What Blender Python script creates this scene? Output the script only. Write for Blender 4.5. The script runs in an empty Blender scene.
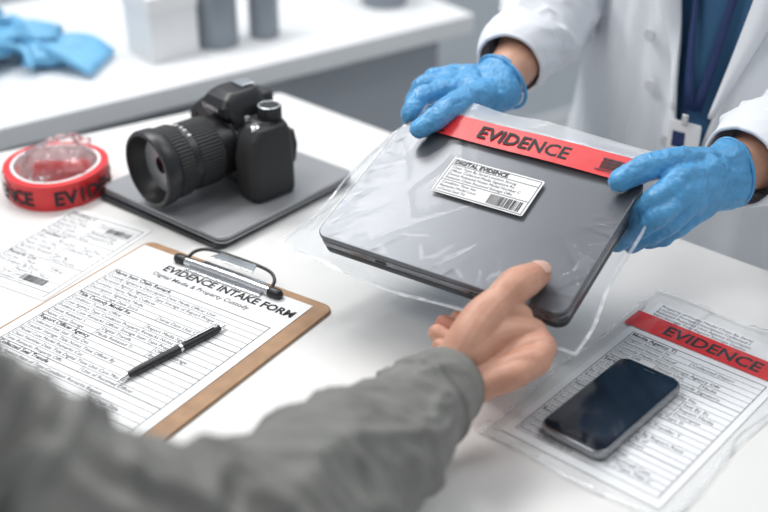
import bpy, bmesh, math, random
from mathutils import Vector, Matrix, noise
random.seed(4)
scene=bpy.context.scene
COL=bpy.context.collection

# ------------------------------------------------------------------ materials
def mat(name,color,rough=.5,metal=0,bump=0,bscale=50,var=0,vscale=5,sss=0,coat=0,spec=.5,dist=.002,stretch=None):
    m=bpy.data.materials.new(name); m.use_nodes=True
    nt=m.node_tree; b=nt.nodes['Principled BSDF']
    b.inputs['Base Color'].default_value=(*color,1); b.inputs['Roughness'].default_value=rough
    b.inputs['Metallic'].default_value=metal; b.inputs['Specular IOR Level'].default_value=spec
    if coat: b.inputs['Coat Weight'].default_value=coat; b.inputs['Coat Roughness'].default_value=.08
    if sss:
        b.inputs['Subsurface Weight'].default_value=sss; b.inputs['Subsurface Radius'].default_value=(.012,.005,.003)
        b.inputs['Subsurface Scale'].default_value=1
    tc=nt.nodes.new('ShaderNodeTexCoord'); mp=nt.nodes.new('ShaderNodeMapping'); nt.links.new(tc.outputs['Object'],mp.inputs[0])
    if stretch: mp.inputs['Scale'].default_value=stretch
    if bump:
        n=nt.nodes.new('ShaderNodeTexNoise'); n.inputs['Scale'].default_value=bscale; n.inputs['Detail'].default_value=4
        nt.links.new(mp.outputs[0],n.inputs[0])
        bp=nt.nodes.new('ShaderNodeBump'); bp.inputs['Strength'].default_value=bump; bp.inputs['Distance'].default_value=dist
        nt.links.new(n.outputs[0],bp.inputs['Height']); nt.links.new(bp.outputs[0],b.inputs['Normal'])
    if var:
        n=nt.nodes.new('ShaderNodeTexNoise'); n.inputs['Scale'].default_value=vscale; n.inputs['Detail'].default_value=3
        nt.links.new(mp.outputs[0],n.inputs[0])
        r=nt.nodes.new('ShaderNodeValToRGB'); r.color_ramp.elements[0].position=.3; r.color_ramp.elements[1].position=.7
        r.color_ramp.elements[0].color=(*[c*(1-var) for c in color],1); r.color_ramp.elements[1].color=(*[min(1,c*(1+var*.6)) for c in color],1)
        nt.links.new(n.outputs[0],r.inputs[0]); nt.links.new(r.outputs[0],b.inputs['Base Color'])
    return m
def film_mat(name,tint=(.97,.98,.99),haze=.05,bscale=18,bump=.15,blend=.25,rough=.1):
    m=bpy.data.materials.new(name); m.use_nodes=True; nt=m.node_tree; nt.nodes.clear()
    o=nt.nodes.new('ShaderNodeOutputMaterial'); tr=nt.nodes.new('ShaderNodeBsdfTransparent'); tr.inputs[0].default_value=(*tint,1)
    gl=nt.nodes.new('ShaderNodeBsdfGlossy'); gl.inputs['Roughness'].default_value=rough; gl.inputs['Color'].default_value=(1,1,1,1)
    df=nt.nodes.new('ShaderNodeBsdfDiffuse'); df.inputs[0].default_value=(.85,.87,.9,1)
    m1=nt.nodes.new('ShaderNodeMixShader'); m1.inputs[0].default_value=haze
    m2=nt.nodes.new('ShaderNodeMixShader'); lw=nt.nodes.new('ShaderNodeLayerWeight'); lw.inputs[0].default_value=blend
    tc=nt.nodes.new('ShaderNodeTexCoord'); n=nt.nodes.new('ShaderNodeTexNoise'); n.inputs['Scale'].default_value=bscale
    n.inputs['Detail'].default_value=2; n.inputs['Distortion'].default_value=.8
    bp=nt.nodes.new('ShaderNodeBump'); bp.inputs['Strength'].default_value=bump; bp.inputs['Distance'].default_value=.004
    L=nt.links.new
    L(tc.outputs['Object'],n.inputs[0]); L(n.outputs[0],bp.inputs['Height'])
    for x in (gl,lw): L(bp.outputs[0],x.inputs['Normal'])
    L(tr.outputs[0],m1.inputs[1]); L(df.outputs[0],m1.inputs[2]); L(lw.outputs['Fresnel'],m2.inputs[0])
    L(m1.outputs[0],m2.inputs[1]); L(gl.outputs[0],m2.inputs[2]); L(m2.outputs[0],o.inputs[0])
    return m
def skin_mat(name,color,joints):
    """skin with fine pores, mottling and transverse creases + redness at the finger joints"""
    m=bpy.data.materials.new(name); m.use_nodes=True; nt=m.node_tree; N=nt.nodes; L=nt.links.new
    b=N['Principled BSDF']; b.inputs['Roughness'].default_value=.45
    b.inputs['Subsurface Weight'].default_value=.12; b.inputs['Subsurface Radius'].default_value=(.012,.005,.003); b.inputs['Subsurface Scale'].default_value=1
    tc=N.new('ShaderNodeTexCoord'); P=tc.outputs['Object']
    def M(op,a,b_=None,c=None):
        n=N.new('ShaderNodeMath'); n.operation=op
        for i,x in enumerate((a,b_,c)):
            if x is None: continue
            if isinstance(x,(int,float)): n.inputs[i].default_value=x
            else: L(x,n.inputs[i])
        return n.outputs[0]
    n1=N.new('ShaderNodeTexNoise'); n1.inputs['Scale'].default_value=420; n1.inputs['Detail'].default_value=4; L(P,n1.inputs[0])
    v1=N.new('ShaderNodeTexVoronoi'); v1.inputs['Scale'].default_value=900; L(P,v1.inputs['Vector'])
    n2=N.new('ShaderNodeTexNoise'); n2.inputs['Scale'].default_value=38; n2.inputs['Detail'].default_value=3; L(P,n2.inputs[0])
    h=M('ADD',M('MULTIPLY',n1.outputs[0],.14),M('MULTIPLY',v1.outputs['Distance'],.10)); red=M('MULTIPLY',n2.outputs[0],0.0)
    for (c,ax,R,fq,am) in joints:
        s=N.new('ShaderNodeVectorMath'); s.operation='SUBTRACT'; L(P,s.inputs[0]); s.inputs[1].default_value=c
        d=N.new('ShaderNodeVectorMath'); d.operation='DOT_PRODUCT'; L(s.outputs[0],d.inputs[0]); d.inputs[1].default_value=Vector(ax).normalized()
        l=N.new('ShaderNodeVectorMath'); l.operation='LENGTH'; L(s.outputs[0],l.inputs[0])
        mask=N.new('ShaderNodeMapRange'); mask.inputs['From Min'].default_value=R; mask.inputs['From Max'].default_value=R*.55; L(l.outputs['Value'],mask.inputs['Value'])
        ph=M('ADD',M('MULTIPLY',d.outputs['Value'],fq),M('MULTIPLY',n2.outputs[0],5.0))
        cr=M('POWER',M('ABSOLUTE',M('SINE',ph)),.35)
        near=N.new('ShaderNodeMapRange'); near.inputs['From Min'].default_value=R*.55; near.inputs['From Max'].default_value=R*.2; L(M('ABSOLUTE',d.outputs['Value']),near.inputs['Value'])
        mk_=M('MULTIPLY',mask.outputs[0],near.outputs[0])
        h=M('ADD',h,M('MULTIPLY',M('MULTIPLY',cr,mk_),am))
        red=M('MAXIMUM',red,M('MULTIPLY',mask.outputs[0],.6))
    bp=N.new('ShaderNodeBump'); bp.inputs['Strength'].default_value=.75; bp.inputs['Distance'].default_value=.0012; L(h,bp.inputs['Height']); L(bp.outputs[0],b.inputs['Normal'])
    r=N.new('ShaderNodeValToRGB'); r.color_ramp.elements[0].position=.3; r.color_ramp.elements[1].position=.72
    r.color_ramp.elements[0].color=(color[0]*.86,color[1]*.76,color[2]*.74,1); r.color_ramp.elements[1].color=(min(1,color[0]*1.08),color[1]*1.1,color[2]*1.12,1)
    L(n2.outputs[0],r.inputs[0])
    mx=N.new('ShaderNodeMix'); mx.data_type='RGBA'; L(red,mx.inputs[0]); L(r.outputs[0],mx.inputs[6]); mx.inputs[7].default_value=(color[0]*.98,color[1]*.68,color[2]*.66,1)
    L(mx.outputs[2],b.inputs['Base Color'])
    return m

M_table=mat('white_laminate',(.77,.76,.745),.28,var=.015,vscale=2)
M_counter=mat('counter_white',(.79,.80,.81),.35,var=.02)
M_cab=mat('cabinet_grey',(.27,.285,.31),.5,var=.05)
M_wall=mat('wall_paint',(.58,.62,.66),.8,bump=.05,bscale=120,var=.03)
M_floor=mat('floor_vinyl',(.45,.48,.51),.4,var=.06,vscale=8)
M_leg=mat('steel_leg',(.5,.52,.54),.35,.8)
M_paper=mat('paper',(.84,.84,.84),.8,var=.01)
M_ink=mat('ink_black',(.02,.02,.025),.7)
M_ink2=mat('ink_grey',(.12,.12,.135),.7)
M_red=mat('evidence_red',(.72,.03,.035),.32,bump=.15,bscale=60,var=.08,vscale=25)
M_board=mat('hardboard_brown',(.40,.235,.13),.6,var=.15,vscale=60,bump=.1,bscale=300)
M_chrome=mat('chrome',(.72,.73,.75),.18,1,var=.03)
M_blackpl=mat('black_plastic',(.014,.014,.016),.38,bump=.08,bscale=400,var=.1)
M_rubber=mat('black_rubber',(.018,.018,.019),.6,bump=.5,bscale=900,dist=.001,var=.1)
M_gloss=mat('black_gloss',(.008,.008,.01),.08,coat=.5,var=.1)
M_laptop=mat('laptop_grey_metal',(.155,.16,.175),.33,.4,var=.05,vscale=3)
M_laptope=mat('laptop_edge',(.24,.245,.26),.25,.8,var=.05)
M_laptopd=mat('laptop_dark_base',(.03,.032,.036),.35,.3,var=.05)
M_pad=mat('laptop_silver_grey',(.33,.335,.35),.38,.25,var=.03,vscale=4)
SK=(.60,.33,.23)
M_skin=mat('skin',SK,.42,bump=.3,bscale=400,var=.16,vscale=40,sss=.12,dist=.0006)
M_hand=skin_mat('hand_skin',SK,[((.1136,.8636,.8645),(.027,.032,-.003),.018,900,.9),((.0853,.8337,.8525),(.028,.03,.01),.016,700,.4),
   ((.1273,.8403,.8309),(-.1,.6,-.8),.014,800,.6),((.1331,.8214,.829),(-.1,.6,-.8),.014,800,.6),((.1269,.8026,.8286),(-.1,.6,-.8),.014,800,.6),((.0719,.9215,.7942),(1,0,0),.016,100,0),((.055,.903,.797),(1,0,0),.018,100,0)])
M_nail=mat('nail',(.70,.44,.35),.22,var=.05,coat=.3)
M_glove=mat('nitrile_blue',(.085,.33,.62),.36,bump=.8,bscale=70,var=.14,vscale=35,dist=.005)
M_coat=mat('coat_white_cotton',(.78,.80,.84),.85,bump=.25,bscale=500,var=.02,dist=.001)
M_shirt=mat('scrub_blue',(.05,.15,.29),.85,bump=.3,bscale=400,var=.1,dist=.001)
M_navy=mat('lanyard_navy',(.015,.035,.13),.6,var=.1)
M_sleeve=mat('grey_cotton',(.205,.205,.193),.92,bump=.5,bscale=800,var=.16,vscale=30,dist=.001)
M_trou=mat('trousers_dark',(.04,.045,.06),.85,var=.1)
M_shoe=mat('shoe_black',(.02,.02,.02),.4,var=.1)
M_can=mat('canister_grey',(.25,.28,.32),.45,.1,var=.05)
M_bluepl=mat('blue_nitrile_light',(.17,.45,.70),.4,bump=.6,bscale=30,var=.2,vscale=15,dist=.006)
M_film=film_mat('clear_polythene',haze=.012,bump=.10,bscale=14,blend=.13,rough=.07)
M_seal=film_mat('heat_seal_edge',haze=.30,bump=.2,bscale=40)
M_film2=film_mat('clear_polythene_flat',haze=.02,bscale=12,bump=.12,blend=.2)
M_wrap=film_mat('crinkled_wrap',tint=(1,.95,.95),haze=.12,bscale=30,bump=.3,blend=.25)
M_glass=mat('screen_glass',(.010,.012,.018),.06,coat=.6,var=.1)
M_rim=mat('phone_rim',(.30,.31,.33),.25,.9,var=.03)
M_lensg=mat('lens_glass',(.006,.005,.012),.05,spec=.25,var=.3,vscale=20)

# ------------------------------------------------------------------ helpers
def frame(name,o,X,Y,sc=1):
    e=bpy.data.objects.new(name,None); COL.objects.link(e); e.empty_display_size=.05
    X=Vector(X).normalized(); Y=Vector(Y); Y=(Y-X*Y.dot(X)).normalized(); Z=X.cross(Y)
    m=(Matrix((X,Y,Z)).transposed()*sc).to_4x4(); m.translation=Vector(o); e.matrix_world=m
    return e
def grp(name,o=(0,0,0),sc=1): return frame(name,o,(1,0,0),(0,1,0),sc)
def mk(name,V,F,m,parent=None,smooth=False,bevel=0,recalc=True,loc=None,rot=None,sub=0,angle=40):
    me=bpy.data.meshes.new(name)
    bm=bmesh.new(); vs=[bm.verts.new(v) for v in V]
    for f in F:
        try: bm.faces.new([vs[i] for i in f])
        except ValueError: pass
    if recalc: bmesh.ops.recalc_face_normals(bm,faces=bm.faces)
    if smooth:
        for f in bm.faces: f.smooth=True
    bm.to_mesh(me); bm.free()
    o=bpy.data.objects.new(name,me); COL.objects.link(o)
    if m: me.materials.append(m)
    if parent: o.parent=parent
    if loc: o.location=loc
    if rot: o.rotation_euler=rot
    if bevel:
        b=o.modifiers.new('bevel','BEVEL'); b.width=bevel; b.segments=3; b.limit_method='ANGLE'; b.angle_limit=math.radians(angle)
        for p in me.polygons: p.use_smooth=True
        try: o.modifiers.new('wn','WEIGHTED_NORMAL')
        except Exception: pass
    if sub:
        s=o.modifiers.new('sub','SUBSURF'); s.levels=sub; s.render_levels=sub
    return o
def prism(poly,z0,z1):
    n=len(poly); V=[(x,y,z0) for x,y in poly]+[(x,y,z1) for x,y in poly]
    F=[list(range(n))[::-1],list(range(n,2*n))]+[[i,(i+1)%n,n+(i+1)%n,n+i] for i in range(n)]
    return V,F
def box(name,c,s,m,parent=None,bevel=.002,rot=None):
    x,y,z=s[0]/2,s[1]/2,s[2]/2
    V,F=prism([(-x,-y),(x,-y),(x,y),(-x,y)],-z,z)
    return mk(name,V,F,m,parent,bevel=bevel,loc=c,rot=rot)
def rr(w,h,r,n=6):
    P=[]
    for cx,cy,a in ((w/2-r,h/2-r,0),(-w/2+r,h/2-r,90),(-w/2+r,-h/2+r,180),(w/2-r,-h/2+r,270)):
        for i in range(n+1):
            t=math.radians(a+90*i/n); P.append((cx+r*math.cos(t),cy+r*math.sin(t)))
    return P
def slab(name,w,h,r,z0,z1,m,parent,bevel=.001,cx=0,cy=0,rz=0):
    V,F=prism(rr(w,h,r),z0,z1)
    return mk(name,V,F,m,parent,bevel=bevel,loc=(cx,cy,0),rot=(0,0,rz))
def lathe(name,prof,m,parent=None,n=48,axis='Z',loc=None,rot=None,rib=None,bevel=0):
    V=[];F=[]
    for k,(r,z) in enumerate(prof):
        for i in range(n):
            rad=r
            if rib and rib[0]<=k<=rib[1] and i%2: rad=r-rib[2]
            a=2*math.pi*i/n; V.append((rad*math.cos(a),rad*math.sin(a),z) if axis=='Z' else (rad*math.cos(a),z,rad*math.sin(a)))
    for k in range(len(prof)-1):
        for i in range(n): F.append([k*n+i,k*n+(i+1)%n,(k+1)*n+(i+1)%n,(k+1)*n+i])
    if prof[0][0]>1e-4: F.append(list(range(n)))
    if prof[-1][0]>1e-4: F.append(list(range((len(prof)-1)*n,len(prof)*n)))
    o=mk(name,V,F,m,parent,loc=loc,rot=rot,bevel=bevel)
    if not rib:
        for p in o.data.polygons: p.use_smooth=len(p.vertices)==4
        try:
            e=o.modifiers.new('es','EDGE_SPLIT'); e.split_angle=math.radians(35)
        except Exception: pass
    return o
def crom(P,sub):
    P=[Vector(p) for p in P]; Q=[P[0]*2-P[1]]+P+[P[-1]*2-P[-2]]; out=[]
    for i in range(1,len(Q)-2):
        a,b,c,d=Q[i-1:i+3]
        for k in range(sub):
            t=k/sub
            out.append(.5*((2*b)+(c-a)*t+(2*a-5*b+4*c-d)*t*t+(3*b-a-3*c+d)*t**3))
    out.append(P[-1]); return out
def tube(pts,nseg=20,sub=8,caps=(1,1),disp=None,inner=0,flat=1,up=None):
    S=crom(pts,sub); C=[Vector(s[:3]) for s in S]; R=[s[3] for s in S]
    V=[];F=[]; T=[]
    for i in range(len(C)):
        T.append((C[min(i+1,len(C)-1)]-C[max(i-1,0)]).normalized())
    N=Vector(up) if up else Vector((0,0,1)); 
    if abs(N.dot(T[0]))>.95: N=Vector((1,0,0))
    rings=[]; s=0
    for i in range(len(C)):
        N=(N-T[i]*N.dot(T[i])).normalized(); B=T[i].cross(N)
        if i: s+=(C[i]-C[i-1]).length
        rings.append((C[i],N.copy(),B,R[i],s,T[i]))
    def ring(c,N,B,r,s,dd=0):
        st=len(V)
        for k in range(nseg):
            a=2*math.pi*k/nseg
            rad=r+(disp(s,a,c) if disp else 0)+dd
            V.append(c+N*math.cos(a)*rad*flat+B*math.sin(a)*rad)
        return st
    order=[]
    if caps[0]:
        c,N0,B0,r,s0,t=rings[0]
        pole=len(V); V.append(c-t*r)
        for k in (1,2,3):
            a=math.pi/2*k/4; order.append(ring(c-t*r*math.cos(a),N0,B0,r*math.sin(a),s0))
        for k in range(nseg): F.append([pole,order[0]+k,order[0]+(k+1)%nseg])
    for (c,N_,B_,r,s_,t) in rings: order.append(ring(c,N_,B_,r,s_))
    if caps[1]:
        c,N0,B0,r,s0,t=rings[-1]
        for k in (3,2,1):
            a=math.pi/2*k/4; order.append(ring(c+t*r*math.cos(a),N0,B0,r*math.sin(a),s0))
        pole=len(V); V.append(c+t*r)
        for k in range(nseg): F.append([pole,order[-1]+k,order[-1]+(k+1)%nseg])
    elif inner:
        for (c,N_,B_,r,s_,t) in rings[-1:-inner-1:-1]: order.append(ring(c,N_,B_,r,s_,-.0035))
    for a,b in zip(order,order[1:]):
        for k in range(nseg): F.append([a+k,a+(k+1)%nseg,b+(k+1)%nseg,b+k])
    return V,F
def merge(parts):
    V=[];F=[]
    for v,f in parts:
        n=len(V); V+=list(v); F+=[[i+n for i in q] for q in f]
    return V,F
def text(name,body,size,parent,loc,m,align='LEFT',rot=None,line=1,bold=0,sx=1):
    c=bpy.data.curves.new(name,'FONT'); c.body=body; c.size=size; c.align_x=align; c.space_line=line; c.offset=bold; c.resolution_u=2
    o=bpy.data.objects.new(name,c); COL.objects.link(o); c.materials.append(m); o.parent=parent; o.location=loc
    if rot: o.rotation_euler=rot
    o.scale=(sx,1,1); return o
def quads(name,rects,z,m,parent):
    V=[];F=[]
    for (x0,y0,x1,y1) in rects:
        n=len(V); V+=[(x0,y0,z),(x1,y0,z),(x1,y1,z),(x0,y1,z)]; F.append([n,n+1,n+2,n+3])
    return mk(name,V,F,m,parent,recalc=False)
WORDS="Case Number Item Description Serial Date Time Collected Received By Officer Agency Location Device Type Condition Seal Model Signature Chain of Custody Released Property Notes Remarks Evidence Storage Transfer Digital Media Name Title Unit Report".split()
def words(n): return ' '.join(random.choice(WORDS) for _ in range(n))
def form(parent,x0,y0,w,h,z,rows,ts,title=None,tsize=.012,head=.03,cols=2,t=.00048):
    """printed form; x0,y0 = upper-left corner; grows in -y"""
    L=[]; mg=w*.05
    y=y0-head; rh=(h-head-mg)/rows
    for i in range(rows+1):
        yy=y-i*rh
        L.append((x0+mg,yy-t*(1.8 if i%6==0 else 1),x0+w-mg,yy))
        if i<rows:
            n=random.choice([1,1,2,3]) if i%6 else 1
            xs=[x0+mg]+[x0+mg+(w-2*mg)*k/n for k in range(1,n+1)]
            hd=i%6==0
            for k in range(n):
                cw=xs[k+1]-xs[k]; fill=random.choice([.95,.8,.5,.9]) if not hd else .45
                s_=ts*(1.15 if hd else 1)
                b=words(16)[:max(3,int(cw*fill/(s_*.56)))]
                text('print_row',b,s_,parent,(xs[k]+ts*.3,yy-rh*.76,z),M_ink if hd else M_ink2,bold=ts*.02 if hd else 0)
            if not hd and n>1:
                for xx in xs[:-1]: L.append((xx,yy-rh,xx+t,yy))
    L.append((x0+mg,y-rows*rh,x0+mg+t*1.5,y)); L.append((x0+w-mg,y-rows*rh,x0+w-mg+t*1.5,y))
    quads('rule_lines',L,z,M_ink2,parent)
def barcode(parent,x,y,w,h,z):
    R=[];c=x
    while c<x+w:
        b=random.choice([.0003,.0005,.0009,.0012]); R.append((c,y,min(c+b,x+w),y+h)); c+=b+random.choice([.0004,.0006,.001])
    quads('barcode',R,z,M_ink,parent)

# ------------------------------------------------------------------ room
box('floor',(0,1.5,-.01),(7,7,.02),M_floor,bevel=0)
cdir=Vector((.81,.586,0)).normalized(); cback=Vector((-cdir.y,cdir.x,0))
Bp=Vector((.171,2.122,0)); 
wm=Bp+cback*.60
wall=frame('wall_back',(wm.x,wm.y,0),cdir,cback)
V,F=prism([(-3,0),(4,0),(4,.08),(-3,.08)],0,2.8); mk('wall_panel',V,F,M_wall,wall)
V,F=prism([(-3,-.012),(4,-.012),(4,0),(-3,0)],0,.09)
mk('baseboard_back',V,F,M_counter,wall)

# counter
ct=frame('lab_counter',(Bp.x,Bp.y,0),cdir,cback)
V,F=prism([(-2.2,0),(0,0),(0,.58),(-2.2,.58)],.662,.70); mk('counter_top',V,F,M_counter,ct,bevel=.004)
V,F=prism([(-2.18,.07),(-.03,.07),(-.03,.57),(-2.18,.57)],.08,.662); mk('cabinet_body',V,F,M_cab,ct,bevel=.003)
V,F=prism([(-2.16,.12),(-.06,.12),(-.06,.55),(-2.16,.55)],0,.08); mk('plinth',V,F,M_laptopd,ct)
M_door=mat('cabinet_door_light',(.40,.42,.45),.45,var=.04)
for i in range(5):
    x=-.05-.42*i
    V,F=prism([(x-.40,.052),(x,.052),(x,.07),(x-.40,.07)],.10,.64); mk('door_front',V,F,M_door if i%2==0 else M_cab,ct,bevel=.003)

# table
tb=grp('work_table')
poly=[(-.153,1.604),(-1.268,.936),(-1.268,.45),(1.12,.45)]
V,F=prism(poly,.718,.75); mk('table_top',V,F,M_table,tb,bevel=.003)
for x,y in ((-.16,1.50),(-1.2,.90),(-1.2,.52),(.92,.52)):
    V,F=prism([(x-.025,y-.025),(x+.025,y-.025),(x+.025,y+.025),(x-.025,y+.025)],0,.718); mk('leg',V,F,M_leg,tb,bevel=.003)

# counter items
sb=frame('storage_box',(-.380,1.915,.70),(.78,.62,0),(-.62,.78,0))
V,F=prism([(-.045,-.045),(.045,-.045),(.045,.045),(-.045,.045)],0,.105); mk('carton',V,F,M_counter,sb,bevel=.002)
V,F=prism([(-.047,-.047),(.047,-.047),(.047,.047),(-.047,.047)],.085,.112); mk('carton_lid',V,F,M_paper,sb,bevel=.002)
for nm,p,r,h in (('canister',(-.291,1.955),.036,.17),('canister',(-.214,2.0),.027,.15),('canister',(.0,2.19),.044,.10)):
    c=grp(nm,(p[0],p[1],.70))
    lathe('can_body',[(r*.95,0),(r,.004),(r,h*.8),(r*.97,h*.82),(r*.97,h*.84)],M_can,c,36)
    lathe('can_lid',[(r*1.03,h*.84),(r*1.03,h*.97),(r*.98,h)],M_laptopd if p[0]>-.1 else M_can,c,36)
bg=grp('blue_glove_pile',(-.607,1.845,.70),1.12)
parts=[]
for k,(x,y,z,rx,ry,rz,a) in enumerate(((-.07,-.02,.035,.06,.045,.034,.3),(.0,.03,.03,.07,.03,.028,-.2),(.055,.0,.02,.05,.020,.018,.5),(-.12,-.09,.03,.045,.035,.028,1.0),(-.08,.06,.05,.045,.035,.04,.1))):
    v=[];f=[];n1,n2=24,14
    for j in range(n2+1):
        for i in range(n1):
            th=math.pi*j/n2; ph=2*math.pi*i/n1
            q=Vector((math.sin(th)*math.cos(ph),math.sin(th)*math.sin(ph),math.cos(th)))
            q*=1+.55*noise.noise(q*2.2+Vector((k*5,0,0)))
            q=Vector((q.x*rx,q.y*ry,q.z*rz)); q.rotate(Matrix.Rotation(a,3,'Z')); v.append((q.x+x,q.y+y,max(.001,q.z+z)))
    for j in range(n2):
        for i in range(n1): f.append([j*n1+i,j*n1+(i+1)%n1,(j+1)*n1+(i+1)%n1,(j+1)*n1+i])
    parts.append((v,f))
for k in range(5):
    parts.append(tube([(.02,.008*k,.03,.009),(.06+.008*k,-.02+.014*k,.03,.009),(.115+.003*k,-.05+.020*k,.012,.008)],10,6))
for k,(cx,cy,rx,ry) in enumerate(((-.03,-.05,.06,.03),(-.05,.0,.08,.04))):
    parts.append(tube([(cx+rx*math.cos(a*.7),cy+ry*math.sin(a*.7),.02+.02*math.sin(a)+.02*k,.005) for a in range(8)],8,6))
V,F=merge(parts); mk('crumpled_gloves',V,F,M_bluepl,bg,smooth=True)

# ------------------------------------------------------------------ silver laptop under camera
pd=frame('closed_laptop',(-.18,1.127,.75),(.77,-.638,0),(.638,.77,0))
W,D=.212,.225
slab('bottom_case',W,D,.012,.001,.0055,M_laptopd,pd,.0015,-W/2-.004,D/2-.005,.02)
slab('base_case',W,D,.012,.0068,.0095,M_pad,pd,.0008,-W/2,D/2)
slab('gap_gasket',W-.006,D-.006,.010,.005,.013,M_laptopd,pd,0,-W/2,D/2)
slab('lid',W,D,.012,.0112,.0155,M_pad,pd,.0012,-W/2,D/2)

# ------------------------------------------------------------------ DSLR
cm=frame('dslr_camera',(-.172,1.292,.7655),(-.686,.728,0),(-.728,-.686,0),1.06)
def loftbox(name,secs,m,parent,r=.006,bevel=.002):
    V=[];F=[]
    for (cx,cy,w,h,z) in secs:
        V+=[(cx+x,cy+y,z) for x,y in rr(w,h,min(r,w*.3,h*.3),3)]
    n=len(rr(1,1,.1,3))
    for k in range(len(secs)-1):
        for i in range(n): F.append([k*n+i,k*n+(i+1)%n,(k+1)*n+(i+1)%n,(k+1)*n+i])
    F.append(list(range(n))); F.append(list(range((len(secs)-1)*n,len(secs)*n)))
    return mk(name,V,F,m,parent,bevel=bevel,angle=25)
loftbox('body',[(0,0,.118,.040,0),(0,0,.128,.046,.004),(0,0,.130,.047,.07),(0,0,.124,.042,.080),(0,-.001,.108,.034,.086)],M_blackpl,cm,.012)
loftbox('hand_grip',[(-.056,.008,.034,.056,.001),(-.056,.010,.037,.062,.006),(-.055,.011,.038,.064,.05),(-.054,.008,.036,.056,.072),(-.053,.005,.030,.042,.083)],M_rubber,cm,.014)
loftbox('thumb_rest',[(-.05,-.024,.024,.010,.03),(-.05,-.026,.026,.012,.05),(-.05,-.024,.022,.01,.068)],M_rubber,cm,.004)
loftbox('side_panel',[(.058,0,.022,.048,.004),(.059,0,.022,.051,.01),(.058,0,.02,.05,.068),(.055,0,.016,.04,.078)],M_rubber,cm,.008)
loftbox('prism_housing',[(0,0,.066,.05,.074),(0,.006,.058,.058,.090),(0,.008,.044,.052,.104),(0,.004,.034,.036,.111)],M_blackpl,cm,.009,.002)
loftbox('flash_hood',[(0,.028,.046,.014,.086),(0,.030,.044,.016,.098),(0,.026,.034,.012,.106)],M_blackpl,cm,.004)
box('hot_shoe',(0,-.006,.1125),(.019,.018,.003),M_chrome,cm,.0005)
box('eyecup',(0,-.030,.088),(.030,.016,.022),M_rubber,cm,.004)
box('rear_screen',(.005,-.0245,.040),(.07,.004,.05),M_gloss,cm,.002)
lathe('mode_dial',[(.0135,.084),(.0135,.098),(.0125,.0995)],M_blackpl,cm,40,loc=(-.046,-.006,0),rib=(0,1,.0008))
lathe('dial_ring',[(.0128,.0995),(.0118,.0999),(.0112,.0996)],M_leg,cm,40,loc=(-.046,-.006,0))
lathe('dial_cap',[(.0108,.0994),(.0105,.1000)],M_blackpl,cm,40,loc=(-.046,-.006,0))
lathe('shutter_button',[(.007,.078),(.0065,.085),(.0045,.087)],M_chrome,cm,24,loc=(-.055,.022,0))
lathe('control_dial',[(.0095,.08),(.0095,.089),(.0085,.090)],M_blackpl,cm,32,loc=(.048,-.004,0),rib=(0,1,.0007))
for bx_ in(-.034,-.028): lathe('top_button',[(.0030,.08),(.0030,.088)],M_leg,cm,20,loc=(bx_,.016 if bx_<-.03 else -.014,0))
for sx in(-1,1): lathe('strap_lug',[(.004,-.003),(.005,0),(.004,.003)],M_chrome,cm,16,axis='Z',loc=(sx*.066,0,.072))
text('brand_plate','CAMERA',.0075,cm,(.018,.0385,.092),M_paper,'LEFT',rot=(math.radians(90),0,math.radians(180)))
LZ=.048
def ring(nm,prof,m,rib=None,n=64): return lathe(nm,[(r*1.04,.02+(y-.02)*1.09) for r,y in prof],m,cm,n,axis='Y',loc=(0,0,LZ),rib=rib)
ring('lens_mount',[(.034,.020),(.034,.027),(.032,.028)],M_chrome)
ring('lens_rear_barrel',[(.031,.027),(.034,.031),(.034,.046),(.033,.047)],M_blackpl)
ring('zoom_ring',[(.0365,.047),(.037,.049),(.037,.072),(.0365,.074)],M_rubber,rib=(0,3,.0010),n=120)
ring('lens_mid_barrel',[(.0355,.074),(.0355,.082),(.0375,.084)],M_blackpl)
ring('focus_ring',[(.0385,.084),(.039,.086),(.039,.098),(.0385,.100)],M_rubber,rib=(0,3,.0009),n=120)
ring('front_barrel',[(.0385,.100),(.041,.104),(.0415,.116),(.040,.119),(.0365,.1195),(.0350,.112),(.030,.104),(.027,.098),(.0265,.096)],M_blackpl)
ring('front_element',[(.0275,.0965),(.025,.0985),(.02,.1005),(.013,.1020),(.006,.1028),(.0002,.1030)],M_lensg)
ring('accent_ring',[(.0388,.1012),(.0392,.1024)],M_leg)
for k,a in enumerate((60,72,80,94,104,118)):
    r_=.0372; a=math.radians(a)
    box('barrel_mark',(r_*math.cos(a),.082,LZ+r_*math.sin(a)),(.0022,.004,.0006),M_paper,cm,0,rot=(0,math.pi/2-a,0))

# ------------------------------------------------------------------ tape roll
tr_=frame('evidence_tape_roll',(-.402,1.287,.7510),(1,0,.0),(0,1,.02))
R=.063
def band(r0,r1,h,n=64):
    V=[];F=[]
    for (r,z) in ((r1,0),(r1,h),(r0,h),(r0,0)):
        for i in range(n):
            a=2*math.pi*i/n; w=.0015*math.sin(3*a)
            V.append(((r+w)*math.cos(a),(r+w)*math.sin(a),z))
    for k in range(4):
        for i in range(n): F.append([k*n+i,k*n+(i+1)%n,((k+1)%4)*n+(i+1)%n,((k+1)%4)*n+i])
    return V,F
V,F=band(R-.009,R,.033); mk('tape_winding',V,F,M_red,tr_,bevel=.001)
V,F=band(R-.0125,R-.0092,.0335); mk('cardboard_core',V,F,M_paper,tr_)
for wi,(w0,start) in enumerate((('EVIDENCE',-74),('EVIDENCE',-196))):
    for i,ch in enumerate(w0):
        a=math.radians(start+i*12.8); X=Vector((-math.sin(a),math.cos(a),0)); Z=Vector((math.cos(a),math.sin(a),0))
        o=text('tape_letter',ch,.025,tr_,(0,0,0),M_ink,'CENTER',bold=.0008)
        m=Matrix((X,Vector((0,0,1)),Z)).transposed().to_4x4(); m.translation=Z*(R+.0019)+Vector((0,0,.0075)); o.matrix_local=m
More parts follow.
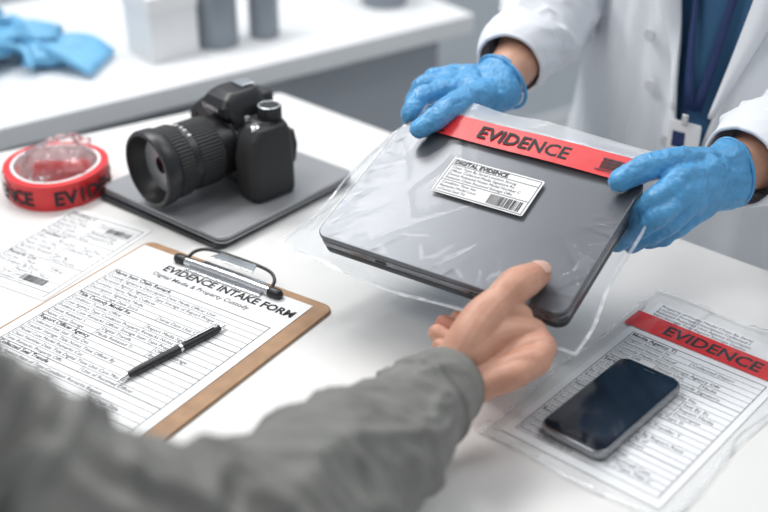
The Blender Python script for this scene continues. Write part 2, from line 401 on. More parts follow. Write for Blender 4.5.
def crumple(nm,cx,cy,cz,rx,ry,rz,seed,m,n1=80,n2=36):
    V=[];F=[]
    for j in range(n2+1):
        for i in range(n1):
            th=math.pi*j/n2; ph=2*math.pi*i/n1
            q=Vector((math.sin(th)*math.cos(ph),math.sin(th)*math.sin(ph),math.cos(th)))
            d=1+.22*noise.noise(q*2.0+Vector((seed,0,0)))+.30*(abs(noise.noise(q*3.6+Vector((0,seed,0))))-.2)
            V.append((q.x*rx*d+cx,q.y*ry*d+cy,max(.001,cz+q.z*rz*d)))
    for j in range(n2):
        for i in range(n1): F.append([j*n1+i,j*n1+(i+1)%n1,(j+1)*n1+(i+1)%n1,(j+1)*n1+i])
    mk(nm,V,F,m,tr_,smooth=True)
crumple('plastic_wrap',.002,.010,.020,.046,.056,.036,1,M_wrap)
# loose, twisted tape tail lying inside the roll
V=[];F=[]
for i in range(41):
    t=i/40; a=-.6+t*4.2; r=.040-.012*t
    for k in (0,1):
        V.append((r*math.cos(a)+.004*k,r*math.sin(a),.004+.022*k+.006*math.sin(t*9)))
for i in range(40): F.append([2*i,2*i+1,2*i+3,2*i+2])
tl=mk('tape_tail',V,F,M_red,tr_,smooth=True,recalc=False); s=tl.modifiers.new('s','SOLIDIFY'); s.thickness=.0006

# ------------------------------------------------------------------ label sheet
ls=frame('barcode_label_sheet',(-.3698,1.2331,.7502),(.87,-.493,0),(.493,.87,0))
V,F=prism([(0,-.175),(.118,-.175),(.118,0),(0,0)],0,.0006); mk('sheet',V,F,M_paper,ls)
form(ls,.0,0,.118,.175,.0008,19,.0064,head=.008)
quads('stripe_patch',[(.072,-.032,.112,-.020),(.06,-.157,.098,-.141)],.0010,M_paper,ls)
barcode(ls,.074,-.031,.034,.010,.0013); barcode(ls,.062,-.155,.034,.012,.0013)

# ------------------------------------------------------------------ clipboard
cb=frame('clipboard',(-.265,1.147,.7502),(.8355,-.5495,0),(.5495,.8355,0))
V,F=prism([(x+.1285,y-.17) for x,y in rr(.257,.34,.012)],0,.0035); mk('board',V,F,M_board,cb,bevel=.0008)
V,F=prism([(.004,-.335),(.238,-.335),(.238,-.012),(.004,-.012)],.0036,.0044); mk('intake_form',V,F,M_paper,cb)
form(cb,.004,-.014,.234,.32,.0047,29,.0066,None,head=.054)
text('form_title','EVIDENCE INTAKE FORM',.0155,cb,(.058,-.0425,.0047),M_ink,'LEFT',bold=.0005)
text('form_subtitle','Digital Media & Property Custody',.0095,cb,(.055,-.055,.0047),M_ink2,'LEFT',bold=.0001)
V,F=tube([(.068,-.019,.0085,.0050),(.13,-.019,.0095,.0050),(.192,-.019,.0085,.0050)],16,6); mk('clip_jaw',V,F,M_chrome,cb,smooth=True)
V,F=prism([(.078,-.030),(.182,-.030),(.172,-.004),(.088,-.004)],.0048,.0068); mk('clip_plate',V,F,M_chrome,cb,bevel=.0006)
for x in (.066,.194):
    V,F=tube([(x-.004,-.019,.0085,.0060),(x+.004,-.019,.0085,.0060)],14,3); mk('clip_end_cap',V,F,M_blackpl,cb,smooth=True)
V,F=tube([(.072,-.016,.011,.0019),(.076,-.006,.016,.0019),(.090,.002,.018,.0019),(.13,.003,.019,.0019),(.168,.002,.018,.0019),(.184,-.006,.016,.0019),(.188,-.016,.011,.0019)],10,8); mk('clip_wire',V,F,M_blackpl,cb,smooth=True)
V,F=prism([(.100,-.012),(.160,-.012),(.154,.003),(.106,.003)],.0175,.0195); mk('clip_lever',V,F,M_chrome,cb,bevel=.0008)

# ------------------------------------------------------------------ pen
p0=Vector((-.2476,.8684,.7592)); p1=Vector((-.1577,.9639,.7592)); d=(p1-p0).normalized()
pn=frame('ballpoint_pen',p0,d,(-d.y,d.x,0))
def px_(nm,prof,m): return lathe(nm,[(r,z) for r,z in prof],m,pn,24,rot=(0,math.radians(90),0))
px_('tip',[(.0004,0),(.0009,.003),(.0024,.012),(.0028,.014)],M_chrome)
px_('barrel',[(.0028,.014),(.0040,.026),(.0042,.07),(.0042,.074)],M_blackpl)
px_('ring',[(.0044,.074),(.0044,.077)],M_chrome)
px_('upper_barrel',[(.0042,.077),(.0041,.118),(.0034,.124)],M_blackpl)
px_('button',[(.0022,.124),(.0022,.131)],M_chrome)
box('pocket_clip',(.102,0,.0055),(.040,.0026,.0010),M_chrome,pn,.0004)
box('clip_root',(.119,0,.0045),(.004,.0026,.003),M_chrome,pn,.0004)

# ------------------------------------------------------------------ held laptop + evidence bag
UX=Vector((.8326,-.5539,0)); VY=Vector((.518,.778,.353)); CC=Vector((.0938,1.002,.87))
CL=CC-UX*.003
lp=frame('laptop_computer',CL,UX,VY)
W,D=.272,.182
slab('lid',W,D,.012,-.0062,0,M_laptop,lp,.0014)
slab('deck',W-.001,D-.001,.012,-.0150,-.0078,M_laptope,lp,.0014)
slab('base',W-.003,D-.003,.012,-.0255,-.0165,M_laptopd,lp,.003)
slab('gasket',W-.008,D-.008,.010,-.0175,-.005,M_blackpl,lp,0)
box('usb_port',(-.06,-D/2+.0004,-.0115),(.012,.002,.0035),M_blackpl,lp,.0003)
box('card_slot',(.05,-D/2+.0004,-.0115),(.022,.002,.0018),M_blackpl,lp,.0003)
for x in(-.06,.06):
    V,F=tube([(x-.02,D/2-.001,-.010,.005),(x+.02,D/2-.001,-.010,.005)],12,3); mk('hinge',V,F,M_laptopd,lp,smooth=True)
for x in(-.1,.1):
    for y in(-.07,.07): lathe('rubber_foot',[(.006,-.0272),(.006,-.0255)],M_rubber,lp,16,loc=(x,y,0))

eb=frame('evidence_bag',CC,UX,VY)
def outd(u,v):
    u+=.003
    du=max(abs(u)-W/2,0); dv=max(-v-D/2,0); return math.hypot(du,dv)
def crease(x,y,s):
    n=abs(noise.noise(Vector((x,y,s)))); return max(0,1-n*7)**1.5
def wtop(u,v):
    d=outd(u,v); e=1-math.exp(-d/.014)
    back=max(0,min(1,(v-.112)/.022))
    n1=noise.noise(Vector((u*18,v*18,1))); n2=noise.noise(Vector((u*8+5,v*20,4)))
    cr=crease((u+v)*11,(u-v)*5,9)+.7*crease((u-.6*v)*13+4,v*6,2)
    cr2=crease(u*30,v*16,3)+crease(u*14+3,v*34,5)
    amp=.0004+.0062*e+.004*back
    inb=.0022*max(0,1-d/.02)
    near=max(0,min(1,1-min(W/2-abs(u),v+D/2)/.05)) if d<=0 else 1
    return .0020+inb*.5-.015*e-.006*back+amp*(n1+.8*n2)+(.0003+.0011*near+.0024*e)*cr+(.0012*near**2+.0018*e)*cr2
def wbot(u,v):
    d=outd(u,v); e=1-math.exp(-d/.016); back=max(0,min(1,(v-.085)/.04))
    n1=noise.noise(Vector((u*24,v*24,7)))
    return -.0285+.014*e+.014*back+(.0006+.004*e)*n1
def sheet(nm,fn):
    nu,nv=210,170; V=[];F=[];E=[]
    for j in range(nv+1):
        tv=j/nv; v=-.116+.252*tv
        ul=-.176+.036*tv+.004*math.sin(tv*9); ur=.158-.012*tv+.003*math.sin(tv*13)
        for i in range(nu+1):
            u=ul+(ur-ul)*i/nu; vv=v+.003*math.sin(u*31)
            edge=min(i,nu-i,j*1.2,(nv-j)*1.2)/9
            w=fn(u,vv); k=min(1,edge)
            w=w*k+(1-k)*(-.0125+.006*noise.noise(Vector((u*14,vv*14,2))))
            V.append((u,vv,w))
    for j in range(nv):
        for i in range(nu):
            a=j*(nu+1)+i; F.append([a,a+1,a+nu+2,a+nu+1]); E.append(1 if (min(i,nu-1-i)<2 or min(j,nv-1-j)<2) else 0)
    o=mk(nm,V,F,M_film,eb,smooth=True,recalc=False); o.data.materials.append(M_seal)
    for p,e in zip(o.data.polygons,E): p.material_index=e
sheet('bag_front_film',wtop); sheet('bag_back_film',wbot)
def patch(nm,u0,u1,v0,v1,dz,m,par,fn,nu=60,nv=10):
    V=[];F=[]
    for j in range(nv+1):
        for i in range(nu+1):
            u=u0+(u1-u0)*i/nu; v=v0+(v1-v0)*j/nv; V.append((u,v,fn(u,v)+dz))
    for j in range(nv):
        for i in range(nu): a=j*(nu+1)+i; F.append([a,a+1,a+nu+2,a+nu+1])
    return mk(nm,V,F,m,par,smooth=True,recalc=False)
flat=lambda u,v:.0054+.0005*math.sin(u*40)
patch('red_evidence_strip',-.118,.128,.076,.108,0,M_red,eb,flat)
text('strip_text','EVIDENCE',.0235,eb,(.0,.084,.0062),M_ink,'CENTER',bold=.0005,sx=.95)
quads('strip_fine_print',[(-.105,.079,-.085,.0805),(-.105,.0825,-.09,.084),(.085,.097,.115,.0982),(.085,.092,.12,.0932),(.088,.087,.12,.0882),(.082,.082,.118,.0832)],.0062,M_ink,eb)
barcode(eb,.086,.0845,.026,.015,.0063)
M_head=film_mat('frosted_header',tint=(.95,.95,.96),haze=.33,bscale=30,bump=.3)
patch('frosted_header',-.105,.132,.109,.134,.001,M_head,eb,wtop,60,12)
V,F=prism([(x-.006,y+.026) for x,y in rr(.102,.050,.002,2)],.0036,.0039); mk('adhesive_label',V,F,M_paper,eb)
lx,ly=-.057,.051; lz=.0042
quads('label_border',[(lx+.002,ly-.0020,lx+.1,ly-.0026),(lx+.002,ly-.048,lx+.1,ly-.0486),(lx+.002,ly-.048,lx+.0026,ly-.002),(lx+.0994,ly-.048,lx+.1,ly-.002),(lx+.002,ly-.0095,lx+.1,ly-.0101),(lx+.002,ly-.031,lx+.1,ly-.0316)],lz,M_ink,eb)
text('label_title','DIGITAL EVIDENCE',.0070,eb,(lx+.004,ly-.0082,lz),M_ink,bold=.0003)
for i in range(4): text('label_row',words(8)[:36],.0048,eb,(lx+.005,ly-.0148-.0048*i,lz),M_ink)
for i in range(3): text('label_row',words(4)[:18],.0048,eb,(lx+.005,ly-.0362-.0048*i,lz),M_ink)
barcode(eb,lx+.060,ly-.0465,.036,.013,lz)

# ------------------------------------------------------------------ second evidence bag with form and phone
b2=frame('evidence_bag',(.0904,.8067,.7502),(.755,-.656,0),(.656,.755,0))
BW,BL=.172,.298
V,F=prism([(.008,.010),(BW-.008,.010),(BW-.008,.288),(.008,.288)],.0003,.0010); mk('custody_form',V,F,M_paper,b2)
form(b2,.008,.228,BW-.016,.215,.0013,23,.0062,head=.006)
for i in range(4): text('bag_head_print',words(9)[:40],.0060,b2,(.014,.281-.0062*i,.0013),M_ink2)
quads('red_strip',[(.0,.230,BW,.260)],.0018,M_red,b2)
text('strip_text','EVIDENCE',.0235,b2,(BW*.52,.2368,.0021),M_ink,'CENTER',bold=.0005,sx=.95)
nu,nv=90,140;V=[];F=[];E=[]
for j in range(nv+1):
    for i in range(nu+1):
        x=-.006+(BW+.012)*i/nu; y=-.006+(BL+.016)*j/nv
        inp=math.hypot(max(abs(x-.09)-.05,0),max(abs(y-.12)-.10,0))
        a=.0004+.004*min(1,inp/.04)
        z=.0028+a*(.6*noise.noise(Vector((x*22,y*22,3)))+.9*crease(x*18,y*8,6))
        if i in(0,nu) or j in(0,nv): z=.0008
        V.append((x+.002*math.sin(y*40),y+.002*math.sin(x*50),max(z,.0024)))
for j in range(nv):
    for i in range(nu): a=j*(nu+1)+i; F.append([a,a+1,a+nu+2,a+nu+1]); E.append(1 if (min(i,nu-1-i)<2 or min(j,nv-1-j)<2) else 0)
o=mk('bag_film',V,F,M_film2,b2,smooth=True,recalc=False); o.data.materials.append(M_seal)
for p,e in zip(o.data.polygons,E): p.material_index=e

ph=frame('smartphone',(.2042,.8334,.7538),(.745,-.667,0),(.667,.745,0))
slab('case',.066,.139,.011,0,.0085,M_rim,ph,.0022)
slab('front_glass',.0625,.1355,.0095,.008,.0093,M_glass,ph,.0005)
M_disp=mat('dark_display',(.016,.019,.028),.1,coat=.5,var=.5,vscale=12)
slab('display',.057,.112,.001,.009,.0095,M_disp,ph,0)
slab('speaker_slot',.012,.0016,.0007,.009,.0096,M_rim,ph,0,0,.062)
slab('home_button',.014,.006,.0028,.009,.0096,M_blackpl,ph,0,0,-.0615)
box('side_key',(-.0333,.03,.0045),(.0012,.012,.003),M_rim,ph,.0004)

# ------------------------------------------------------------------ hands
def hand(name,fingers,extra,m,parent,vox=.0014,smooth=6,wr=0,ws=.012):
    parts=[]
    for ch in fingers: parts.append(tube(ch,18,8))
    for ch in extra: parts.append(tube(ch,18,6))
    V,F=merge(parts); o=mk(name,V,F,m,parent,smooth=True)
    r=o.modifiers.new('remesh','REMESH'); r.mode='VOXEL'; r.voxel_size=vox; r.use_smooth_shade=True
    s=o.modifiers.new('smooth','SMOOTH'); s.iterations=smooth; s.factor=.5
    if wr:
        t=bpy.data.textures.new(name+'_wrinkle','CLOUDS'); t.noise_scale=ws; t.noise_depth=2
        dm=o.modifiers.new('wrinkle','DISPLACE'); dm.texture=t; dm.strength=wr; dm.mid_level=.5; dm.texture_coords='LOCAL'
    return o
def chain(pts,rad):
    out=[]
    for i,(p,r) in enumerate(zip(pts,rad)):
        if i:
            q=Vector(pts[i-1]); pp=Vector(p); mid=(q+pp)/2; out.append((*mid,(rad[i-1]+r)/2*(.93 if i>1 else 1)))
        out.append((*p,r))
    return out
fr=lambda k=1:[.017*k,.0128*k,.0106*k,.0094*k,.0080*k]

worker=grp('office_worker')
wA=(.058,.802,.811)
A=dict(
 index=[wA,(.1273,.8403,.8309),(.1231,.8712,.7932),(.0963,.9072,.7857),(.0700,.9195,.7942)],
 middle=[(.060,.799,.809),(.1331,.8214,.829),(.1231,.853,.7926),(.0886,.89,.7859),(.0562,.9092,.7962)],
 ring=[(.062,.796,.806),(.1269,.8026,.8286),(.112,.8313,.796),(.0764,.874,.7891),(.0489,.8924,.7972)],
 pinky=[(.064,.793,.803),(.1107,.7895,.8246),(.0931,.8168,.8019),(.0685,.841,.8029),(.050,.8609,.8045)])
fA=[chain(A['index'],fr(1.12)),chain(A['middle'],fr(1.12)),chain(A['ring'],fr(1.05)),chain(A['pinky'],fr(.92)),
    [(.0600,.8060,.822,.0190),(.073,.819,.841,.0190),(.0853,.8337,.8525,.0178),(.100,.849,.8590,.0152),(.1136,.8630,.8650,.0160),(.1265,.8775,.8630,.0146),(.1380,.8925,.8600,.0122)]]
eA=[[(.0543,.8071,.8172,.022),(.036,.770,.820,.024),(.02,.735,.824,.027)],[(.0642,.7938,.804,.021),(.04,.76,.812,.025)],
    [(.075,.812,.832,.018),(.100,.828,.838,.0165),(.125,.836,.834,.013)],[(.1273,.8403,.8309,.0130),(.1331,.8214,.829,.0130),(.1269,.8026,.8286,.0122),(.1107,.7895,.8246,.0112)],
    [(.075,.806,.812,.019),(.10,.812,.815,.018),(.118,.824,.813,.0145)],
    [(.088,.838,.845,.0150),(.108,.846,.840,.0130),(.122,.845,.832,.0115)],
    [(.0853,.8337,.850,.016),(.104,.847,.851,.0135),(.118,.850,.842,.0120)]]
hand('hand',fA,eA,M_hand,worker,.0011,5,.0010,.018)
t0=Vector((.1136,.8630,.8650)); t1=Vector((.1380,.8925,.8600)); ax=(t1-t0).normalized(); upv=Vector((.22,-.28,1)); upv=(upv-ax*upv.dot(ax)).normalized(); sd=ax.cross(upv)
V=[];F=[];na,nb=14,14
for i in range(na+1):
    ta=i/na; wd=math.radians(44)*(1-abs(2*ta-1)**4*.4)
    for j in range(nb+1):
        a=-wd+2*wd*j/nb; c=t1+ax*(-.0085+.0158*ta); r=.0138-.0028*ta**1.8
        V.append(c+upv*math.cos(a)*r+sd*math.sin(a)*r)
for i in range(na):
    for j in range(nb): a=i*(nb+1)+j; F.append([a,a+1,a+nb+2,a+nb+1])
nl=mk('thumb_nail',V,F,M_nail,worker,smooth=True); so=nl.modifiers.new('s','SOLIDIFY'); so.thickness=.0006; so.offset=0

def sleeve_disp(seed,amp,L,bend=None,bamp=0,cuff=.05):
    def f(s,a,c):
        ca,sa=math.cos(a),math.sin(a)
        def rg(fs,fa,o): 
            n=abs(noise.noise(Vector((s*fs+o+1.1*math.sin(a+o),ca*fa,sa*fa+s*4)))); return max(0,1-3.2*n)**1.4
        big=noise.noise(Vector((s*9+seed,ca*.9+3,sa*.9)))
        r1=rg(15,.8,seed); r2=rg(24,.9,seed*2+4); r3=rg(38,1.3,seed*3+1)
        k=.75
        if bend is not None: k=.6+bamp*math.exp(-((s-bend)/.10)**2)
        e=L-s
        if e<cuff: k*=max(.15,e/cuff*.6)
        b=0
        if e<cuff-.004: b=.0018
        if abs(e-(cuff-.004))<.004: b=-.0012
        return amp*k*(.8*r1+.55*r2+.3*r3+.9*big-.4)+b
    return f
def plen(P,sub=16):
    S=crom(P,sub); return sum((Vector(a[:3])-Vector(b[:3])).length for a,b in zip(S,S[1:]))
def sleeve(nm,P,m,parent,seed,amp,bend=None,bamp=0,cuff=.05,up=None,nseg=110,sub=34):
    L=plen(P,sub); V,F=tube(P,nseg,sub,caps=(1,0),disp=sleeve_disp(seed,amp,L,bend,bamp,cuff),inner=10,up=up)
    return mk(nm,V,F,m,parent,smooth=True)
SA=[(-.42,.43,1.14,.085),(-.2607,.4759,1.0037,.072),(-.2052,.4777,.9665,.062),(-.1571,.4658,.9457,.057),(-.1078,.5045,.8975,.062),(-.0565,.5954,.857,.060),(.0046,.6943,.8300,.047),(.0332,.7558,.8181,.038),(.0577-.004,.8025-.008,.8091,.0325)]
sleeve('sleeve',SA,M_sleeve,worker,3.1,.011,bend=.36,bamp=.9,cuff=.055)
def loft(nm,rings,m,parent,n=48,dis=0):
    V=[];F=[]
    for (c,X,Y,a,b) in rings:
        for i in range(n):
            t=2*math.pi*i/n; X_=Vector(X);Y_=Vector(Y)
            V.append(Vector(c)+X_*a*math.cos(t)*(1+dis*noise.noise(Vector((math.cos(t)*3,math.sin(t)*3,c[2]*3))))+Y_*b*math.sin(t))
    for k in range(len(rings)-1):
        for i in range(n): F.append([k*n+i,k*n+(i+1)%n,(k+1)*n+(i+1)%n,(k+1)*n+i])
    F.append(list(range(n))); F.append(list(range((len(rings)-1)*n,len(rings)*n)))
    return mk(nm,V,F,m,parent,smooth=True)
by=(.8,.6,0); O=(-.56,.24)
loft('shirt_torso',[((O[0],O[1],z),by,(-.6,.8,0),a,b) for z,a,b in ((.86,.17,.12),(1.0,.165,.115),(1.15,.185,.12),(1.3,.20,.115),(1.38,.17,.09),(1.42,.08,.07),(1.47,.06,.06))],M_sleeve,worker,dis=.06)
for s_ in(-1,1):
    q=Vector((O[0],O[1],0))+Vector(by)*.09*s_
    V,F=tube([(q.x,q.y,.90,.095),(q.x,q.y,.5,.07),(q.x,q.y,.10,.05)],24,8); mk('trouser_leg',V,F,M_trou,worker,smooth=True)
    loft('shoe',[((q.x,q.y+.04,z),(1,0,0),(0,1,0),a,b) for z,a,b in((0,.045,.13),(.04,.045,.13),(.08,.035,.09))],M_shoe,worker)

tech=grp('lab_technician')
B=dict(
 index=[(.128,1.225,.903),(.0635,1.1914,.9146),(.0399,1.1699,.9175),(.0278,1.1526,.9073),(.0279,1.1493,.8914)],
 middle=[(.128,1.230,.905),(.0706,1.2251,.9132),(.0434,1.2135,.913),(.0322,1.2046,.8976),(.0378,1.1957,.8821)],
 ring=[(.129,1.237,.907),(.0808,1.2473,.9118),(.0557,1.2461,.9098),(.0459,1.2477,.8922),(.0504,1.2385,.8764)],
 pinky=[(.129,1.243,.909),(.0932,1.2626,.9083),(.073,1.2721,.9047),(.0652,1.2699,.8908),(.0687,1.2629,.8786)])
g=1.06
fB=[chain(B['index'],fr(g)),chain(B['middle'],fr(g)),chain(B['ring'],fr(g)),chain(B['pinky'],fr(g*.9)),
    [(.118,1.212,.906,.018),(.1081,1.1991,.9081,.0175),(.083,1.1521+.008,.9166,.0150),(.0582,1.1185+.006,.9150,.0132),(.0369,1.0985+.006,.9085,.0108)]]
eB=[[(.120,1.238,.909,.0225),(.129,1.249,.912,.0235)],[(.122,1.212,.902,.0225),(.132,1.224,.902,.0235)],[(.121,1.225,.905,.0235),(.131,1.237,.907,.0245)],
    [(.0635,1.1914,.9146,.0125),(.0706,1.2251,.9132,.013),(.0808,1.2473,.9118,.0125),(.0932,1.2626,.9083,.011)],
    [(.10,1.19,.908,.018),(.095,1.215,.911,.018),(.10,1.24,.911,.016)]]
hand('glove',fB,eB,M_glove,tech,wr=.0035,ws=.013)
C=dict(
 index=[(.340,1.051,.886),(.2807,.9904,.9059),(.2530,.9660,.8975),(.2385,.9815,.8718),(.2222,.9966,.8439)],
 middle=[(.341,1.049,.882),(.2854,.9847,.896),(.2570,.9570,.8860),(.2425,.9700,.8640),(.2261,.983,.8404)],
 ring=[(.341,1.047,.877),(.2938,.989,.8832),(.2684,.9676,.8712),(.2558,.9751,.8543),(.2417,.9854,.8383)],
 pinky=[(.342,1.045,.872),(.3056,.9984,.8696),(.2829,.9854,.8568),(.2697,.9849,.8461),(.2583,.9918,.8378)])
fC=[chain(C['index'],fr(g)),chain(C['middle'],fr(g)),chain(C['ring'],fr(g)),chain(C['pinky'],fr(g*.9)),
    [(.332,1.049,.888,.018),(.3182,1.0424,.896,.0178),(.2809,1.0171,.9121,.0150),(.2456,.9951,.9150,.0130),(.2218,.985,.9080,.0108)]]
eC=[[(.338,1.054,.8908,.0225),(.347,1.063,.891,.0235)],[(.338,1.042,.8697,.0225),(.347,1.050,.870,.0235)],[(.338,1.047,.880,.0240),(.347,1.056,.880,.0250)],
    [(.2807,.9904,.9059,.013),(.2854,.9847,.896,.013),(.2938,.989,.8832,.0125),(.3056,.9984,.8696,.0115)],
    [(.315,1.025,.896,.019),(.312,1.018,.885,.019),(.318,1.02,.874,.017)]]
hand('glove',fC,eC,M_glove,tech,wr=.0035,ws=.013)
def rim(c,nrm,rx,ry,upd,r=.0022):
    nrm=Vector(nrm).normalized(); u=Vector(upd); u=(u-nrm*u.dot(nrm)).normalized(); w_=nrm.cross(u); n=40; V=[];F=[]
    for i in range(n):
        a=2*math.pi*i/n; e=Vector(c)+u*math.cos(a)*ry+w_*math.sin(a)*rx; o_=(u*math.cos(a)+w_*math.sin(a))
        for k in range(8):
            b=2*math.pi*k/8; V.append(e+o_*math.cos(b)*r+nrm*math.sin(b)*r)
    for i in range(n):
        for k in range(8): F.append([i*8+k,i*8+(k+1)%8,((i+1)%n)*8+(k+1)%8,((i+1)%n)*8+k])
    mk('glove_cuff_rim',V,F,M_glove,tech,smooth=True)
rim((.134,1.241,.907),(.056,.069,0),.0245,.0350,(0,-.9,-.35))
rim((.351,1.0605,.880),(.054,.056,-.007),.0245,.0350,(0,.5,.85))
def forearm(P): V,F=tube(P,24,8); mk('forearm_skin',V,F,M_skin,tech,smooth=True)
forearm([(.126,1.229,.905,.016),(.138,1.248,.908,.0215),(.146,1.268,.911,.0265),(.165,1.31,.918,.031),(.21,1.41,.94,.036)])
forearm([(.340,1.050,.880,.016),(.354,1.064,.880,.0215),(.368,1.080,.879,.0275),(.404,1.113,.8786,.033),(.50,1.215,.882,.038)])
SB=[(.30,1.53,1.40,.075),(.285,1.58,1.20,.070),(.2753,1.5549,1.02,.066),(.2137,1.4142,.9417,.058),(.1606,1.3099,.9204,.047),(.1460,1.2790,.9125,.0385)]
sleeve('coat_sleeve',SB,M_coat,tech,7.7,.012,bend=.45,bamp=.8,cuff=.05,up=(0,1,0))
SC=[(.60,1.22,1.40,.075),(.65,1.29,1.20,.070),(.64,1.35,.99,.066),(.5189,1.2309,.8880,.060),(.4038,1.1131,.8786,.0515),(.3640,1.0760,.8780,.0420)]
sleeve('coat_sleeve',SC,M_coat,tech,1.3,.013,bend=.55,bamp=.8,cuff=.05,up=(0,1,0))

TC=Vector((.45,1.375,0)); Ff=Vector((-.62,-.785,0)); Lf=Vector((-.785,.62,0))
def ab(z):
    pts=((.35,.26,.19),(.6,.235,.165),(.8,.218,.135),(1.0,.205,.125),(1.2,.21,.125),(1.33,.215,.115),(1.40,.17,.09),(1.45,.07,.06),(1.5,.058,.058))
    for (z0,a0,b0),(z1,a1,b1) in zip(pts,pts[1:]):
        if z<=z1: t=max(0,(z-z0)/(z1-z0)); return a0+(a1-a0)*t,b0+(b1-b0)*t
    return pts[-1][1:]
def tp(phi,z,off=0):
    a,b=ab(z); fold=.014*noise.noise(Vector((phi*3.2,z*1.6,2)))+.009*noise.noise(Vector((phi*8,z*3,5)))
    k=min(1,max(0,(1.5-z)*4))
    return TC+Vector((0,0,z))+Lf*(a+off+fold*k)*math.sin(phi)+Ff*(b+off+fold*k)*math.cos(phi)
op=lambda z: max(0,z-.755)*.95 if z<1.2 else .42
V=[];F=[];nz,nf=90,160
for j in range(nz+1):
    z=.45+(1.42-.45)*j/nz; o=op(z)
    for i in range(nf+1):
        phi=o+(2*math.pi-2*o)*i/nf
        lap=.0045 if i<4 else 0
        V.append(tp(phi,z,lap))
for j in range(nz):
    for i in range(nf): a=j*(nf+1)+i; F.append([a,a+1,a+nf+2,a+nf+1])
ctb=mk('coat_body',V,F,M_coat,tech,smooth=True,recalc=False); s=ctb.modifiers.new('s','SOLIDIFY'); s.thickness=.003; s.offset=0
for sg in(1,-1):
    V=[];F=[];n1,n2=50,8
    for j in range(n1+1):
        z=.86+.52*j/n1; wd=.02+.22*min(1,(z-.86)/.25)
        for i in range(n2+1):
            t=i/n2; V.append(tp(sg*(op(z)-.01+wd*t),z,.004+.008*math.sin(math.pi*(t*.8+.1))))
    for j in range(n1):
        for i in range(n2): a=j*(n2+1)+i; F.append([a,a+1,a+n2+2,a+n2+1])
    l=mk('lapel',V,F,M_coat,tech,smooth=True,recalc=False); s=l.modifiers.new('s','SOLIDIFY'); s.thickness=.003; s.offset=0
V,F=tube([(*tp(op(z)+.13,z,.0015),.0012) for z in (.5,.6,.7,.8,.86)],6,5); mk('placket_seam',V,F,M_coat,tech,smooth=True)
M_btn=mat('button_plastic',(.60,.62,.65),.35,var=.05)
for z in(.62,.72,.815,.875,.935):
    p=tp(op(z)+.07+(.10 if z>.86 else 0),z,.010 if z>.86 else .006); n=(tp(op(z)+.07,z,.1)-tp(op(z)+.07,z,0)).normalized()
    b=frame('button',p,n.cross(Vector((0,0,1))),(0,0,1)); b.parent=tech
    lathe('button_disc',[(.0075,-.003),(.008,0),(.0065,.0018),(.005,.0008)],M_btn,b,24)
V=[];F=[];nz,nf=50,64
for j in range(nz+1):
    z=.6+(1.44-.6)*j/nz
    for i in range(nf): V.append(tp(2*math.pi*i/nf,z,-.012))
for j in range(nz):
    for i in range(nf): F.append([j*nf+i,j*nf+(i+1)%nf,(j+1)*nf+(i+1)%nf,(j+1)*nf+i])
mk('scrub_shirt',V,F,M_shirt,tech,smooth=True)
def ribbon(ph0,z0,ph1,z1,w=.010):
    V=[];F=[]
    for j in range(21):
        t=j/20; ph=ph0+(ph1-ph0)*t; z=z0+(z1-z0)*t
        V.append(tp(ph-w/.4,z,-.002)); V.append(tp(ph+w/.4,z,-.002))
    for j in range(20): F.append([2*j,2*j+1,2*j+3,2*j+2])
    o=mk('lanyard',V,F,M_navy,tech,smooth=True,recalc=False); s=o.modifiers.new('s','SOLIDIFY'); s.thickness=.0015
ribbon(.38,1.40,.03,.86); ribbon(-.38,1.40,-.01,.86)
p=tp(.01,.822,.012); bd=frame('id_badge',p,Vector((.785,-.62,0)),(0,0,1)); bd.parent=tech
slab('badge_holder',.040,.058,.003,-.001,.001,M_paper,bd,.0004)
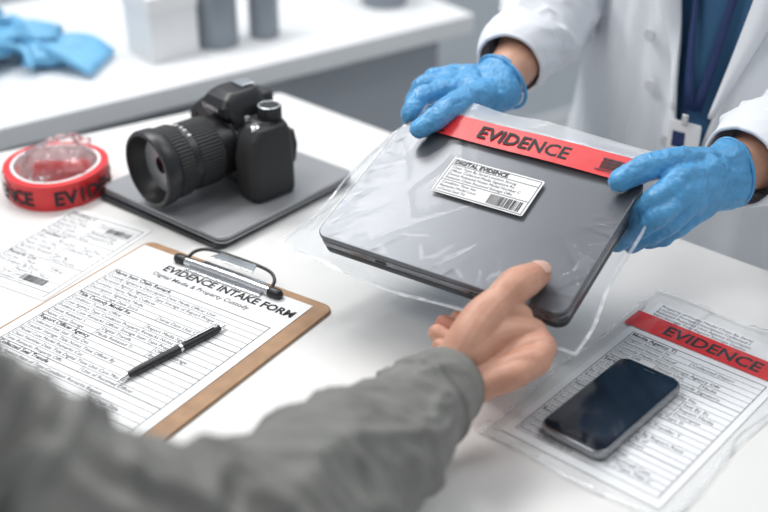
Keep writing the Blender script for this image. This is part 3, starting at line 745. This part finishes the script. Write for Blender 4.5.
quads('badge_photo',[(-.014,-.004,.002,.016)],.0015,M_navy,bd); quads('badge_lines',[(-.015,-.010,.015,-.008),(-.015,-.015,.010,-.013),(-.015,-.020,.012,-.018)],.0015,M_ink2,bd)
box('badge_clip',(0,.033,.002),(.008,.014,.004),M_chrome,bd,.001)
for s_ in(-1,1):
    q=TC+Lf*.1*s_
    V,F=tube([(q.x,q.y,.85,.095),(q.x,q.y,.5,.072),(q.x,q.y,.09,.052)],24,8); mk('trouser_leg',V,F,M_trou,tech,smooth=True)
    loft('shoe',[((q.x+Ff.x*.04,q.y+Ff.y*.04,z),Lf,Ff,a,b) for z,a,b in((0,.045,.13),(.04,.045,.13),(.08,.035,.09))],M_shoe,tech)

# ------------------------------------------------------------------ lights, world, camera
w=bpy.data.worlds.new('room_ambient'); scene.world=w; w.use_nodes=True
bgn=w.node_tree.nodes['Background']; bgn.inputs[0].default_value=(.92,.96,1,1); bgn.inputs[1].default_value=.48
def area(nm,loc,target,sx,sy,power,col=(1,1,1)):
    l=bpy.data.lights.new(nm,'AREA'); l.shape='RECTANGLE'; l.size=sx; l.size_y=sy; l.energy=power; l.color=col
    o=bpy.data.objects.new(nm,l); COL.objects.link(o); o.location=loc
    o.rotation_euler=(Vector(target)-Vector(loc)).to_track_quat('-Z','Y').to_euler()
area('ceiling_light',(-.8,2.0,2.5),(-.1,1.1,.75),1.2,.5,33,(1,.99,.97))
area('ceiling_light',(1.0,1.3,2.6),(.2,1.0,.75),.5,1.0,10,(.96,.98,1))
area('ceiling_light',(-1.0,.6,2.5),(.0,1.0,.75),.6,.6,9,(1,.99,.97))
area('ceiling_light',(.2,2.4,2.6),(0,2.2,0),1.2,.4,12,(.97,.99,1))

cd=bpy.data.cameras.new('camera'); cam=bpy.data.objects.new('camera',cd); COL.objects.link(cam); scene.camera=cam
cam.location=(0,0,1.39); cam.rotation_euler=(math.radians(90-29.8),0,0); cd.lens=54.4; cd.sensor_width=36
cd.dof.use_dof=True; cd.dof.focus_distance=1.15; cd.dof.aperture_fstop=2.7
cd.clip_start=.02
scene.view_settings.view_transform='Standard'
